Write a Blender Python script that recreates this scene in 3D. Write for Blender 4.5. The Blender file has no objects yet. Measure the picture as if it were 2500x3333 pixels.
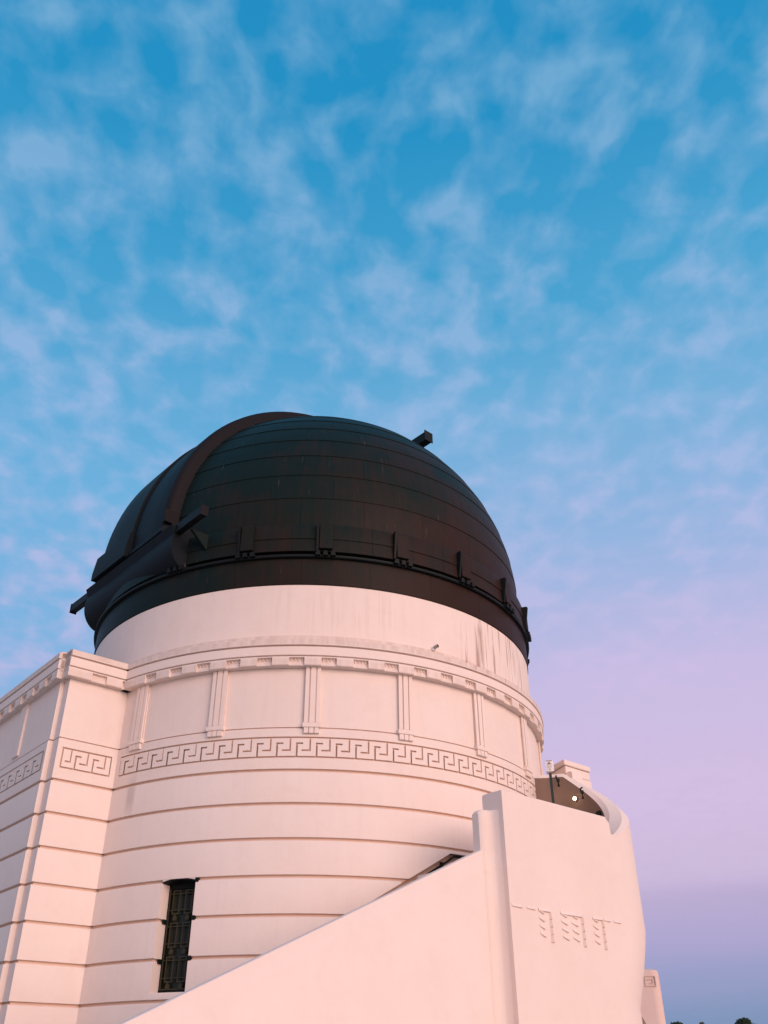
import bpy, bmesh, math, random
from mathutils import Vector, Matrix
from math import sin, cos, radians as rad, degrees, pi, sqrt, atan2

sc = bpy.context.scene
EYE = 1.7                                  # eye height; measured heights are above the eye
# ------------------------------------------------------------------ camera
cam_d = bpy.data.cameras.new('camera'); cam = bpy.data.objects.new('camera', cam_d)
sc.collection.objects.link(cam); sc.camera = cam
cam_d.sensor_fit = 'HORIZONTAL'; cam_d.sensor_width = 36.0
cam_d.lens = 2927.7 / 2500 * 36.0
cam_d.clip_start = 0.1; cam_d.clip_end = 6000
PITCH, YAW, ROLL = rad(32.6998), rad(4.8201), rad(-0.4272)
fw = Vector((sin(YAW) * cos(PITCH), cos(YAW) * cos(PITCH), sin(PITCH)))
rt = Vector((cos(YAW), -sin(YAW), 0)); up = rt.cross(fw)
r2 = cos(ROLL) * rt + sin(ROLL) * up; u2 = -sin(ROLL) * rt + cos(ROLL) * up
CAM = Vector((0, -21.834, EYE))
m = Matrix.Identity(4)
for i in range(3):
    m[i][0] = r2[i]; m[i][1] = u2[i]; m[i][2] = -fw[i]; m[i][3] = CAM[i]
cam.matrix_world = m
# ------------------------------------------------------------------ sky
SUN_AZ, SUN_EL = rad(32), rad(9)          # azimuth measured from -Y (towards the camera) to +X
sun_dir = Vector((sin(SUN_AZ) * cos(SUN_EL), -cos(SUN_AZ) * cos(SUN_EL), sin(SUN_EL)))

def N(t, kind, **kw):
    n = t.nodes.new(kind)
    for k, v in kw.items():
        if k == 'inp':
            for a, b in v.items(): n.inputs[a].default_value = b
        else: setattr(n, k, v)
    return n
def math_n(t, op, a, b=None, clamp=False):
    n = t.nodes.new('ShaderNodeMath'); n.operation = op; n.use_clamp = clamp
    for i, v in enumerate((a, b)):
        if v is None: continue
        if isinstance(v, (int, float)): n.inputs[i].default_value = v
        else: t.links.new(v, n.inputs[i])
    return n.outputs[0]
def ramp_n(t, fac, stops, interp='LINEAR'):
    n = t.nodes.new('ShaderNodeValToRGB'); n.color_ramp.interpolation = interp
    e = n.color_ramp.elements
    while len(e) > 1: e.remove(e[-1])
    for i, (p, c) in enumerate(stops):
        el = e[0] if i == 0 else e.new(p)
        el.position = p; el.color = (*c, 1) if len(c) == 3 else c
    t.links.new(fac, n.inputs[0]); return n.outputs[0]
def mix_n(t, fac, a, b, mode='MIX'):
    n = t.nodes.new('ShaderNodeMix'); n.data_type = 'RGBA'; n.blend_type = mode
    for i, v in ((0, fac), (6, a), (7, b)):
        if isinstance(v, (int, float)): n.inputs[i].default_value = v
        elif isinstance(v, tuple): n.inputs[i].default_value = (*v, 1) if len(v) == 3 else v
        else: t.links.new(v, n.inputs[i])
    return n.outputs[2]
def srgb(r, g, b):
    f = lambda c: c / 12.92 if c <= .04045 else ((c + .055) / 1.055) ** 2.4
    return (f(r / 255), f(g / 255), f(b / 255))

world = bpy.data.worlds.new('World'); sc.world = world; world.use_nodes = True
wt = world.node_tree; wt.nodes.clear(); L = wt.links.new
tc = N(wt, 'ShaderNodeTexCoord'); sep = N(wt, 'ShaderNodeSeparateXYZ'); L(tc.outputs['Generated'], sep.inputs[0])
X, Y, Zc = sep.outputs
el = math_n(wt, 'DIVIDE', math_n(wt, 'ARCSINE', Zc), pi / 2)                    # 0 horizon, 1 zenith
lown = N(wt, 'ShaderNodeMapping'); L(tc.outputs['Generated'], lown.inputs[0]); lown.inputs['Scale'].default_value = (1.6, 1.6, 14)
lowt = N(wt, 'ShaderNodeTexNoise', inp={'Scale': 1.5, 'Detail': 3.0, 'Roughness': .5}); L(lown.outputs[0], lowt.inputs['Vector'])
elc = math_n(wt, 'MAXIMUM', math_n(wt, 'ADD', el, math_n(wt, 'MULTIPLY', math_n(wt, 'SUBTRACT', lowt.outputs['Fac'], .5), .030)), 0.0)   # uneven haze layers
clear = ramp_n(wt, elc, [(0.0, srgb(112, 138, 174)), (.035, srgb(128, 148, 184)), (.055, srgb(150, 156, 196)), (.08, srgb(172, 164, 204)), (.100, srgb(184, 170, 206)), (.115, srgb(202, 184, 216)), (.16, srgb(208, 188, 222)),
                         (.24, srgb(196, 185, 223)), (.33, srgb(146, 178, 220)), (.42, srgb(112, 172, 214)), (.50, srgb(74, 160, 206)), (.62, srgb(36, 142, 194)), (1.0, srgb(30, 126, 184))])
cloudc = ramp_n(wt, elc, [(0.0, srgb(120, 140, 180)), (.06, srgb(160, 158, 200)), (.12, srgb(200, 178, 212)), (.25, srgb(204, 188, 226)),
                          (.40, srgb(164, 186, 226)), (.62, srgb(122, 174, 212)), (1.0, srgb(114, 168, 206))])
clear_w = ramp_n(wt, elc, [(0.0, srgb(104, 134, 172)), (.08, srgb(150, 160, 204)), (.16, srgb(158, 178, 220)), (.26, srgb(128, 176, 220)), (.36, srgb(110, 174, 218)), (.50, srgb(66, 156, 204)), (.62, srgb(36, 142, 194)), (1.0, srgb(30, 126, 184))])
westn = N(wt, 'ShaderNodeMapRange', interpolation_type='SMOOTHSTEP'); L(X, westn.inputs[0]); westn.inputs[1].default_value = -.30; westn.inputs[2].default_value = .30
clear = mix_n(wt, westn.outputs[0], clear_w, clear)           # the lavender belt fades to blue towards the left
# cloud sheet: direction projected on a high flat layer
zz = math_n(wt, 'ADD', math_n(wt, 'MAXIMUM', Zc, 0.0), 0.12)
cx = math_n(wt, 'DIVIDE', X, zz); cy = math_n(wt, 'DIVIDE', Y, zz)
cv = N(wt, 'ShaderNodeCombineXYZ'); L(cx, cv.inputs[0]); L(cy, cv.inputs[1])
wn = N(wt, 'ShaderNodeTexNoise', inp={'Scale': 8.0, 'Detail': 2.0, 'Roughness': .5}); L(cv.outputs[0], wn.inputs['Vector'])
wv = N(wt, 'ShaderNodeVectorMath', operation='MULTIPLY_ADD'); L(wn.outputs['Color'], wv.inputs[0]); wv.inputs[1].default_value = (.05, .05, 0); L(cv.outputs[0], wv.inputs[2])
rot = N(wt, 'ShaderNodeMapping'); L(wv.outputs[0], rot.inputs[0]); rot.inputs['Rotation'].default_value = (0, 0, rad(-10)); rot.inputs['Scale'].default_value = (1.08, .86, 1); rot.inputs['Location'].default_value = (3.1, 1.7, 0)
vor = N(wt, 'ShaderNodeTexVoronoi', feature='SMOOTH_F1', inp={'Scale': 19.0, 'Smoothness': .5, 'Randomness': 1.0}); L(rot.outputs[0], vor.inputs['Vector'])
n1 = N(wt, 'ShaderNodeTexNoise', inp={'Scale': 20.0, 'Detail': 3.5, 'Roughness': .55}); L(rot.outputs[0], n1.inputs['Vector'])
n2 = N(wt, 'ShaderNodeTexNoise', inp={'Scale': 6.0, 'Detail': 3.0, 'Roughness': .55}); L(rot.outputs[0], n2.inputs['Vector'])
cf = math_n(wt, 'ADD', math_n(wt, 'MULTIPLY', n1.outputs['Fac'], .42), math_n(wt, 'ADD', math_n(wt, 'MULTIPLY', n2.outputs['Fac'], .44), math_n(wt, 'MULTIPLY', vor.outputs['Distance'], .24)))
cfr = ramp_n(wt, cf, [(.475, (0, 0, 0)), (.57, (.34, .34, .34)), (.68, (1, 1, 1))], 'LINEAR')
fade = ramp_n(wt, elc, [(0.0, (.15,) * 3), (.12, (.30,) * 3), (.33, (.66,) * 3), (.6, (.74,) * 3)])
cfac = math_n(wt, 'MULTIPLY', cfr, fade)
sky = mix_n(wt, cfac, clear, cloudc)
# the physical sky adds the warm afterglow round the low sun
ns = N(wt, 'ShaderNodeTexSky', sky_type='NISHITA'); ns.sun_disc = False; ns.sun_elevation = rad(3); ns.sun_rotation = pi - SUN_AZ
ns.air_density = 1.3; ns.dust_density = 2.0
nscale = mix_n(wt, 1.0, ns.outputs[0], (.055, .045, .045), 'MULTIPLY')
# broad pink twilight on the sunset side, strongest near the horizon
dsun = math_n(wt, 'ADD', math_n(wt, 'MULTIPLY', X, sin(SUN_AZ)), math_n(wt, 'MULTIPLY', Y, -cos(SUN_AZ)))
wside = N(wt, 'ShaderNodeMapRange', interpolation_type='SMOOTHSTEP'); L(dsun, wside.inputs[0]); wside.inputs[1].default_value = -.08; wside.inputs[2].default_value = .9
wlow = ramp_n(wt, elc, [(0.0, (1,) * 3), (.35, (.75,) * 3), (.8, (.1,) * 3), (1, (0,) * 3)])
sky = mix_n(wt, math_n(wt, 'MULTIPLY', wside.outputs[0], wlow), sky, (1.0, .63, .635))
sky2 = mix_n(wt, wside.outputs[0], sky, nscale, 'ADD')
bg = N(wt, 'ShaderNodeBackground', inp={'Strength': 1.0}); L(sky2, bg.inputs[0])
wo = N(wt, 'ShaderNodeOutputWorld'); L(bg.outputs[0], wo.inputs[0])
# ------------------------------------------------------------------ sun
sun_d = bpy.data.lights.new('sun', 'SUN'); sun_d.energy = 2.45; sun_d.angle = rad(46); sun_d.color = (1.0, .80, .745)
sun = bpy.data.objects.new('sun', sun_d); sc.collection.objects.link(sun)
sun.rotation_euler = (-sun_dir).to_track_quat('-Z', 'Y').to_euler(); sun.location = (30, -40, 30)
vs = sc.view_settings; vs.view_transform = 'Standard'; vs.look = 'None'; vs.gamma = 1.0; vs.exposure = 0.06; vs.use_curve_mapping = False

# ------------------------------------------------------------------ materials
def new_mat(name):
    mt = bpy.data.materials.new(name); mt.use_nodes = True
    t = mt.node_tree; b = t.nodes['Principled BSDF']; return mt, t, b
def pos_nodes(t):
    g = N(t, 'ShaderNodeNewGeometry'); s = N(t, 'ShaderNodeSeparateXYZ'); t.links.new(g.outputs['Position'], s.inputs[0])
    x, y, z = s.outputs
    az = math_n(t, 'MULTIPLY', math_n(t, 'ARCTAN2', x, math_n(t, 'MULTIPLY', y, -1.0)), 180 / pi)   # degrees
    return g.outputs['Position'], x, y, z, az
def window_n(t, v, lo, hi, soft):
    a = math_n(t, 'DIVIDE', math_n(t, 'SUBTRACT', v, lo), soft, True)
    b = math_n(t, 'DIVIDE', math_n(t, 'SUBTRACT', hi, v), soft, True)
    return math_n(t, 'MULTIPLY', a, b)

def stucco(name, base=(.83, .70, .62), drum=False, dirt=1.0):
    mt, t, b = new_mat(name); L = t.links.new
    P, x, y, z, az = pos_nodes(t)
    big = N(t, 'ShaderNodeTexNoise', inp={'Scale': .9, 'Detail': 4.0, 'Roughness': .6}); L(P, big.inputs['Vector'])
    col = mix_n(t, math_n(t, 'MULTIPLY', ramp_n(t, big.outputs['Fac'], [(.35, (0,) * 3), (.72, (1,) * 3)]), .38), base, tuple(c * k for c, k in zip(base, (.93, .88, .85))))
    # vertical run-off streaks
    sv = N(t, 'ShaderNodeCombineXYZ'); L(math_n(t, 'MULTIPLY', az, .55), sv.inputs[0]); L(math_n(t, 'MULTIPLY', z, .35), sv.inputs[1])
    st = N(t, 'ShaderNodeTexNoise', inp={'Scale': 1.6, 'Detail': 5.0, 'Roughness': .65}); L(sv.outputs[0], st.inputs['Vector'])
    sm = ramp_n(t, st.outputs['Fac'], [(.52, (0,) * 3), (.78, (1,) * 3)])
    col = mix_n(t, math_n(t, 'MULTIPLY', sm, .08 * dirt), col, (.42, .30, .24))
    if drum:
        E = EYE
        # grime on the cornice lip
        lip = window_n(t, z, E + 7.29, E + 7.60, .02)
        ln = N(t, 'ShaderNodeTexNoise', inp={'Scale': 1.3, 'Detail': 6.0, 'Roughness': .7}); L(sv.outputs[0], ln.inputs['Vector'])
        lm = math_n(t, 'MULTIPLY', lip, ramp_n(t, ln.outputs['Fac'], [(.34, (.15,) * 3), (.62, (.85,) * 3)]))
        col = mix_n(t, math_n(t, 'MULTIPLY', lm, .55), col, (.46, .34, .27))
        # rust runs under the copper
        sv2 = N(t, 'ShaderNodeCombineXYZ'); L(math_n(t, 'MULTIPLY', az, 1.05), sv2.inputs[0]); L(math_n(t, 'MULTIPLY', z, .42), sv2.inputs[1])
        rn = N(t, 'ShaderNodeTexNoise', inp={'Scale': 1.0, 'Detail': 3.5, 'Roughness': .6, 'Distortion': .25}); L(sv2.outputs[0], rn.inputs['Vector'])
        rmask = math_n(t, 'MULTIPLY', window_n(t, az, 32.0, 70.0, 5.0), window_n(t, z, E + 7.25, E + 9.0, .25))
        rr = math_n(t, 'MULTIPLY', ramp_n(t, rn.outputs['Fac'], [(.53, (0,) * 3), (.63, (1,) * 3)]), rmask)
        col = mix_n(t, math_n(t, 'MULTIPLY', rr, .72), col, (.30, .165, .11))
        lt = math_n(t, 'MULTIPLY', window_n(t, az, -14.0, 24.0, 10.0), window_n(t, z, E + 7.5, E + 8.9, .5))
        col = mix_n(t, math_n(t, 'MULTIPLY', math_n(t, 'MULTIPLY', ramp_n(t, rn.outputs['Fac'], [(.50, (0,) * 3), (.62, (1,) * 3)]), lt), .14), col, (.45, .29, .22))
        mm = math_n(t, 'MULTIPLY', window_n(t, az, 39.0, 42.6, 1.0), window_n(t, z, E + 7.4, E + 8.62, .2))
        rr2 = math_n(t, 'MULTIPLY', ramp_n(t, rn.outputs['Fac'], [(.44, (0,) * 3), (.52, (1,) * 3)]), mm)
        col = mix_n(t, math_n(t, 'MULTIPLY', rr2, .6), col, (.28, .15, .10))
        # blotchy soot on the cornice blocks
        cs2 = math_n(t, 'MULTIPLY', window_n(t, z, E + 6.86, E + 7.03, .03), ramp_n(t, ln.outputs['Fac'], [(.36, (0,) * 3), (.6, (1,) * 3)]))
        col = mix_n(t, math_n(t, 'MULTIPLY', cs2, .30), col, (.46, .32, .25))
        # old wet patch beside the pier
        m3 = math_n(t, 'MULTIPLY', window_n(t, az, -39.3, -36.2, 1.2), window_n(t, z, E + 4.25, E + 5.15, .35))
        col = mix_n(t, math_n(t, 'MULTIPLY', math_n(t, 'MULTIPLY', m3, st.outputs['Fac']), .75), col, (.36, .27, .23))
    # repaired patches and faint blotches in the paint
    pn = N(t, 'ShaderNodeTexNoise', inp={'Scale': 2.3, 'Detail': 7.0, 'Roughness': .72, 'Distortion': .4}); L(P, pn.inputs['Vector'])
    col = mix_n(t, math_n(t, 'MULTIPLY', ramp_n(t, pn.outputs['Fac'], [(.50, (0,) * 3), (.66, (1,) * 3)]), .11), col, tuple(c * k for c, k in zip(base, (.80, .72, .68))))
    L(col, b.inputs['Base Color'])
    b.inputs['Roughness'].default_value = .88; b.inputs['Specular IOR Level'].default_value = .22
    f1 = N(t, 'ShaderNodeTexNoise', inp={'Scale': 60.0, 'Detail': 4.0, 'Roughness': .6}); L(P, f1.inputs['Vector'])
    f2 = N(t, 'ShaderNodeTexNoise', inp={'Scale': 3.2, 'Detail': 3.0, 'Roughness': .5}); L(P, f2.inputs['Vector'])
    hs = math_n(t, 'ADD', math_n(t, 'MULTIPLY', f1.outputs['Fac'], .0035), math_n(t, 'MULTIPLY', f2.outputs['Fac'], .012))
    bp = N(t, 'ShaderNodeBump', inp={'Strength': .55, 'Distance': 1.0}); L(hs, bp.inputs['Height']); L(bp.outputs[0], b.inputs['Normal'])
    return mt

def copper(name, base, base2, rough=.5, metallic=0.0):
    mt, t, b = new_mat(name); L = t.links.new
    P, x, y, z, az = pos_nodes(t)
    oi = N(t, 'ShaderNodeObjectInfo')
    big = N(t, 'ShaderNodeTexNoise', inp={'Scale': .8, 'Detail': 5.0, 'Roughness': .65}); L(P, big.inputs['Vector'])
    sv = N(t, 'ShaderNodeCombineXYZ'); L(math_n(t, 'MULTIPLY', az, .5), sv.inputs[0]); L(math_n(t, 'MULTIPLY', z, .4), sv.inputs[1])
    st = N(t, 'ShaderNodeTexNoise', inp={'Scale': 1.4, 'Detail': 5.0, 'Roughness': .7}); L(sv.outputs[0], st.inputs['Vector'])
    f = math_n(t, 'ADD', math_n(t, 'MULTIPLY', big.outputs['Fac'], .55), math_n(t, 'MULTIPLY', st.outputs['Fac'], .45))
    f = math_n(t, 'ADD', f, math_n(t, 'MULTIPLY', math_n(t, 'SUBTRACT', oi.outputs['Random'], .5), .10))
    f = math_n(t, 'ADD', f, math_n(t, 'MULTIPLY', math_n(t, 'SUBTRACT', EYE + 10.7, z), .045))      # browner low on the dome
    f = math_n(t, 'ADD', f, math_n(t, 'MULTIPLY', math_n(t, 'SUBTRACT', az, 14.0), .0040))  # warm sunlight from the right, painted into the copper as brown
    col = mix_n(t, ramp_n(t, f, [(.36, (0,) * 3), (.64, (1,) * 3)]), base, base2)
    sp = N(t, 'ShaderNodeTexNoise', inp={'Scale': 2.6, 'Detail': 2.0}); L(sv.outputs[0], sp.inputs['Vector'])
    col = mix_n(t, math_n(t, 'MULTIPLY', ramp_n(t, sp.outputs['Fac'], [(.70, (0,) * 3), (.78, (1,) * 3)]), .35), col, (.16, .15, .12))
    L(col, b.inputs['Base Color'])
    b.inputs['Roughness'].default_value = rough; b.inputs['Metallic'].default_value = metallic; b.inputs['Specular IOR Level'].default_value = .10
    f2 = N(t, 'ShaderNodeTexNoise', inp={'Scale': 2.4, 'Detail': 4.0}); L(P, f2.inputs['Vector'])
    bp = N(t, 'ShaderNodeBump', inp={'Strength': .4, 'Distance': .02}); L(f2.outputs['Fac'], bp.inputs['Height']); L(bp.outputs[0], b.inputs['Normal'])
    return mt

def plain(name, col, rough=.6, metallic=0.0, var=.15, scale=8.0, spec=.4):
    mt, t, b = new_mat(name); L = t.links.new
    P, x, y, z, az = pos_nodes(t)
    n = N(t, 'ShaderNodeTexNoise', inp={'Scale': scale, 'Detail': 4.0, 'Roughness': .6}); L(P, n.inputs['Vector'])
    c = mix_n(t, n.outputs['Fac'], tuple(v * (1 - var) for v in col), tuple(min(1, v * (1 + var)) for v in col))
    L(c, b.inputs['Base Color']); b.inputs['Roughness'].default_value = rough; b.inputs['Metallic'].default_value = metallic
    b.inputs['Specular IOR Level'].default_value = spec
    return mt

M = {}
M['stucco'] = stucco('white_stucco', drum=True)
M['stair'] = stucco('stair_stucco', dirt=.35)
M['far'] = stucco('pylon_stucco', base=(.74, .55, .47), dirt=.6)
M['tan'] = stucco('dark_brown_tone', base=(.25, .165, .122), dirt=.6)  # much darker and browner than the outer stucco
M['recess_shade'] = stucco('painted_recess_shade', base=(.70, .49, .375), dirt=.6)  # brown bounce light and shade of the recesses, put into the colour
M['key_tan'] = stucco('key_line_plaster', base=(.64, .46, .385), dirt=.3)
M['copper'] = copper('dark_copper', (.0060, .0135, .0112), (.027, .0135, .0095))
M['copper_shutter'] = copper('shutter_copper', (.007, .010, .012), (.009, .011, .012), rough=.55)
M['copper_lit'] = copper('lit_edge_copper', (.0125, .0098, .0102), (.016, .0120, .0120), rough=.6)  # sunset light on shutter sides and right rail end, put into the colour
M['iron'] = plain('dark_iron', (.007, .009, .009), .55, spec=.15)
M['green'] = plain('green_post_paint', (.012, .030, .026), .4)
M['bronze'] = plain('bronze_grille', (.050, .045, .024), .55, 0, .25, 20, .2)
M['glass'] = plain('dark_glass', (.016, .020, .012), .25, 0, .3, 3, .3)
M['white'] = plain('white_enamel', (.80, .79, .77), .35, 0, .03)
M['fixture'] = plain('weathered_fixture', (.42, .36, .32), .6)
M['sign_brown'] = plain('sign_brown_print', (.24, .11, .06), .5)
M['sign_grey'] = plain('sign_grey_print', (.45, .38, .33), .5)
M['ground'] = plain('terrace_concrete', (.50, .42, .36), .9, 0, .2, .6, .2)
M['bark'] = plain('tree_bark', (.07, .05, .035), .9)
M['leaf'] = plain('dark_leaf', (.035, .055, .028), .7, 0, .5, 2.0, .2)
M['leaf2'] = plain('pale_leaf', (.12, .11, .09), .7, 0, .4, 2.0, .2)
mt, t, b = new_mat('lamp_glow'); b.inputs['Emission Color'].default_value = (1, .80, .52, 1); b.inputs['Emission Strength'].default_value = 22; b.inputs['Base Color'].default_value = (1, .9, .8, 1); M['glow'] = mt

# ------------------------------------------------------------------ helpers
COL = sc.collection
def mesh_data(name, verts, faces, mats, smooth=25, fmat=None, recalc=True):
    me = bpy.data.meshes.new(name); me.from_pydata([tuple(v) for v in verts], [], faces)
    if not isinstance(mats, (list, tuple)): mats = [mats]
    for k in mats: me.materials.append(M[k])
    if fmat:
        for p, i in zip(me.polygons, fmat): p.material_index = i
    if recalc:
        bm = bmesh.new(); bm.from_mesh(me); bmesh.ops.remove_doubles(bm, verts=bm.verts, dist=1e-5); bmesh.ops.recalc_face_normals(bm, faces=bm.faces); bm.to_mesh(me); bm.free()
    if smooth:
        me.shade_smooth(); me.set_sharp_from_angle(angle=rad(smooth))
    me.update(); return me
def link(name, me, parent=None):
    o = bpy.data.objects.new(name, me); COL.objects.link(o)
    if parent: o.parent = parent
    return o
def obj(name, verts, faces, mats, parent=None, smooth=25, fmat=None, recalc=True):
    # children are written in world coordinates; the parent's own location is taken off here
    if parent is not None and parent.location.length > 0:
        verts = [Vector(v) - parent.location for v in verts]
    return link(name, mesh_data(name, verts, faces, mats, smooth, fmat, recalc), parent)
def thing(name, label, cat, loc=(0, 0, 0), group=None):
    o = bpy.data.objects.new(name, None); COL.objects.link(o); o.location = loc; o.empty_display_size = .3
    o['label'] = label; o['category'] = cat
    if group: o['group'] = group
    return o
def tag(o, label, cat, group=None, kind=None):
    if label: o['label'] = label
    if cat: o['category'] = cat
    if group: o['group'] = group
    if kind: o['kind'] = kind
    return o

class Arc:
    def __init__(s, R): s.R = R
    def __call__(s, u, d, z): a = rad(u); return Vector(((s.R + d) * sin(a), -(s.R + d) * cos(a), z + EYE))
    def us(s, a, b, step=1.0):
        n = max(1, int(math.ceil(abs(b - a) / step))); return [a + (b - a) * i / n for i in range(n + 1)]
class Line:
    def __init__(s, p0, ang):
        s.p = Vector((p0[0], p0[1], 0)); s.e = Vector((cos(ang), sin(ang), 0)); s.n = Vector((sin(ang), -cos(ang), 0))
    def __call__(s, u, d, z): v = s.p + s.e * u + s.n * d; v.z = z + EYE; return v
    def us(s, a, b, step=1.0): return [a, b]

def sweep_vf(path, prof, us, caps=True):
    n = len(prof(us[0])) if callable(prof) else len(prof)
    V, F = [], []
    for u in us:
        for d, z in (prof(u) if callable(prof) else prof): V.append(path(u, d, z))
    for i in range(len(us) - 1):
        for j in range(n):
            k = (j + 1) % n
            F.append((i * n + j, (i + 1) * n + j, (i + 1) * n + k, i * n + k))
    if caps:
        F.append(tuple(range(n))[::-1]); F.append(tuple((len(us) - 1) * n + j for j in range(n)))
    return V, F
def sweep(name, path, prof, us, mat, parent, caps=True, smooth=25):
    V, F = sweep_vf(path, prof, us, caps); return obj(name, V, F, mat, parent, smooth)
def slab(name, path, u0, u1, z0, z1, d0, d1, mat, parent, ch=0.0, step=1.0):
    prof = [(d1, z0), (d1, z1 - ch), (d1 - ch, z1), (d0, z1), (d0, z0)] if ch else [(d1, z0), (d1, z1), (d0, z1), (d0, z0)]
    return sweep(name, path, prof, path.us(u0, u1, step), mat, parent)
GR = .044          # groove height
def course_prof(z0, z1, thick=.30, top=.030):
    a, b = z0 + GR / 2, z1 - GR / 2
    return [(-.004, a), (0, a + .004), (0, b - top), (-.006, b - top * .55), (-.022, b - .003), (-.026, b), (-thick, b), (-thick, a)]
def box_vf(c, ax, ay, az_, hx, hy, hz):
    V = []
    for sx in (-1, 1):
        for sy in (-1, 1):
            for sz in (-1, 1): V.append(c + ax * (sx * hx) + ay * (sy * hy) + az_ * (sz * hz))
    F = [(0, 1, 3, 2), (4, 6, 7, 5), (0, 4, 5, 1), (2, 3, 7, 6), (0, 2, 6, 4), (1, 5, 7, 3)]
    return V, F
def box(name, c, ax, ay, hx, hy, hz, mat, parent=None, bev=.0, smooth=0):
    az_ = ax.cross(ay).normalized()
    V, F = box_vf(Vector(c), ax.normalized(), ay.normalized(), az_, hx, hy, hz)
    o = obj(name, V, F, mat, parent, smooth)
    if bev:
        bm = bmesh.new(); bm.from_mesh(o.data); bmesh.ops.bevel(bm, geom=list(bm.edges), offset=bev, segments=2, profile=.5, affect='EDGES'); bm.to_mesh(o.data); bm.free()
        o.data.shade_smooth(); o.data.set_sharp_from_angle(angle=rad(40))
    return o
def tube_vf(pts, r, n=10, cap=True):
    V, F = [], []; pts = [Vector(p) for p in pts]
    for i, p in enumerate(pts):
        t = (pts[min(i + 1, len(pts) - 1)] - pts[max(i - 1, 0)]).normalized()
        a = t.cross(Vector((0, 0, 1)));
        if a.length < 1e-3: a = Vector((1, 0, 0))
        a.normalize(); b_ = t.cross(a); rr = r[i] if isinstance(r, (list, tuple)) else r
        for k in range(n): V.append(p + a * (rr * cos(2 * pi * k / n)) + b_ * (rr * sin(2 * pi * k / n)))
    for i in range(len(pts) - 1):
        for k in range(n): F.append((i * n + k, i * n + (k + 1) % n, (i + 1) * n + (k + 1) % n, (i + 1) * n + k))
    if cap: F.append(tuple(range(n))[::-1]); F.append(tuple((len(pts) - 1) * n + k for k in range(n)))
    return V, F
def tube(name, pts, r, mat, parent=None, n=10): V, F = tube_vf(pts, r, n); return obj(name, V, F, mat, parent, 40)
def relief(name, path, ue, ze, depth, H, mat, parent, sub=.7, arc=True):
    """carved panel: cells of a grid stand at d=0 or are cut back; H(i,j)->True when cut"""
    V, F, idx, fm = [], [], {}, []
    def vid(u, z, d):
        k = (round(u, 5), round(z, 5), round(d, 5))
        if k not in idx: idx[k] = len(V); V.append(path(u, d, z))
        return idx[k]
    nu, nz = len(ue) - 1, len(ze) - 1
    D = [[(-depth if H(i, j) else 0.0) for j in range(nz)] for i in range(nu)]
    for i in range(nu):
        ss = path.us(ue[i], ue[i + 1], sub)
        for j in range(nz):
            d = D[i][j]
            for a, b2 in zip(ss, ss[1:]):
                F.append((vid(a, ze[j], d), vid(b2, ze[j], d), vid(b2, ze[j + 1], d), vid(a, ze[j + 1], d))); fm.append(1 if d else 0)
                if j + 1 < nz and D[i][j + 1] != d:
                    d2 = D[i][j + 1]; F.append((vid(a, ze[j + 1], d), vid(b2, ze[j + 1], d), vid(b2, ze[j + 1], d2), vid(a, ze[j + 1], d2))); fm.append(0)
            if i + 1 < nu and D[i + 1][j] != d:
                d2 = D[i + 1][j]; F.append((vid(ue[i + 1], ze[j], d), vid(ue[i + 1], ze[j], d2), vid(ue[i + 1], ze[j + 1], d2), vid(ue[i + 1], ze[j + 1], d))); fm.append(0)
    return obj(name, V, F, [mat, 'recess_shade'], parent, 30, fm)

# ------------------------------------------------------------------ ground
def ground():
    V, F = [], []; R = 3000; n = 48
    V.append(Vector((0, 0, 0)))
    for k in range(n): V.append(Vector((R * cos(2 * pi * k / n), R * sin(2 * pi * k / n), 0)))
    for k in range(n): F.append((0, 1 + k, 1 + (k + 1) % n))
    tag(obj('ground', V, F, 'ground', None, 0), 'pale concrete terrace around the observatory', None, kind='structure')
ground()

# ------------------------------------------------------------------ rotunda
R0 = 5.5
G = [4.895, 4.295, 3.6922, 3.0772, 2.4621, 1.8471, 1.2321, .617, .002, -.613, -1.228]
drum = Arc(R0)
AZ0, AZ1 = -48.0, 118.0
rotunda = thing('rotunda', 'round white stucco observatory drum with Greek key band and grooved courses', 'building', (0, 0, 0))
WL, WR = -27.0, -20.15                      # window opening, degrees
WT, WB = 3.0772, 1.352
# recessed handrail niche that climbs beside the stair
def niche_top(u): return min(3.612, 2.755 + (u - 12.8) * (3.612 - 2.755) / (28.3 - 12.8))
N0, N1, NH = 4.0, 32.6, .30
nus = drum.us(N0, N1, .4)
def course_pieces(zb, zt, thick, a0, a1):
    """a course, left open where the niche runs through it"""
    a, b = zb + GR / 2, zt - GR / 2
    def full(u0, u1): sweep('course', drum, course_prof(zb, zt, thick), drum.us(u0, u1, 1.0), 'stucco', rotunda)
    if not (zt > 2.3 and zb < 3.62 and a1 > 0): full(a0, a1); return
    full(a0, N0); full(N1, a1)
    up = [u for u in nus if niche_top(u) < b - .04]; lo = [u for u in nus if niche_top(u) - NH > a + .01]
    def up_prof(u):
        z0 = max(a, niche_top(u)); return [(0, z0), (0, b - .030), (-.006, b - .0165), (-.022, b - .003), (-.026, b), (-thick, b), (-thick, z0)]
    if len(up) > 1: sweep('course', drum, up_prof, up, 'stucco', rotunda)
    rest = [u for u in nus if not up or u >= up[-1]]
    if len(lo) > 1: sweep('course', drum, lambda u: [(0, a), (0, min(b, niche_top(u) - NH)), (-thick, min(b, niche_top(u) - NH)), (-thick, a)], lo, 'stucco', rotunda)

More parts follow.
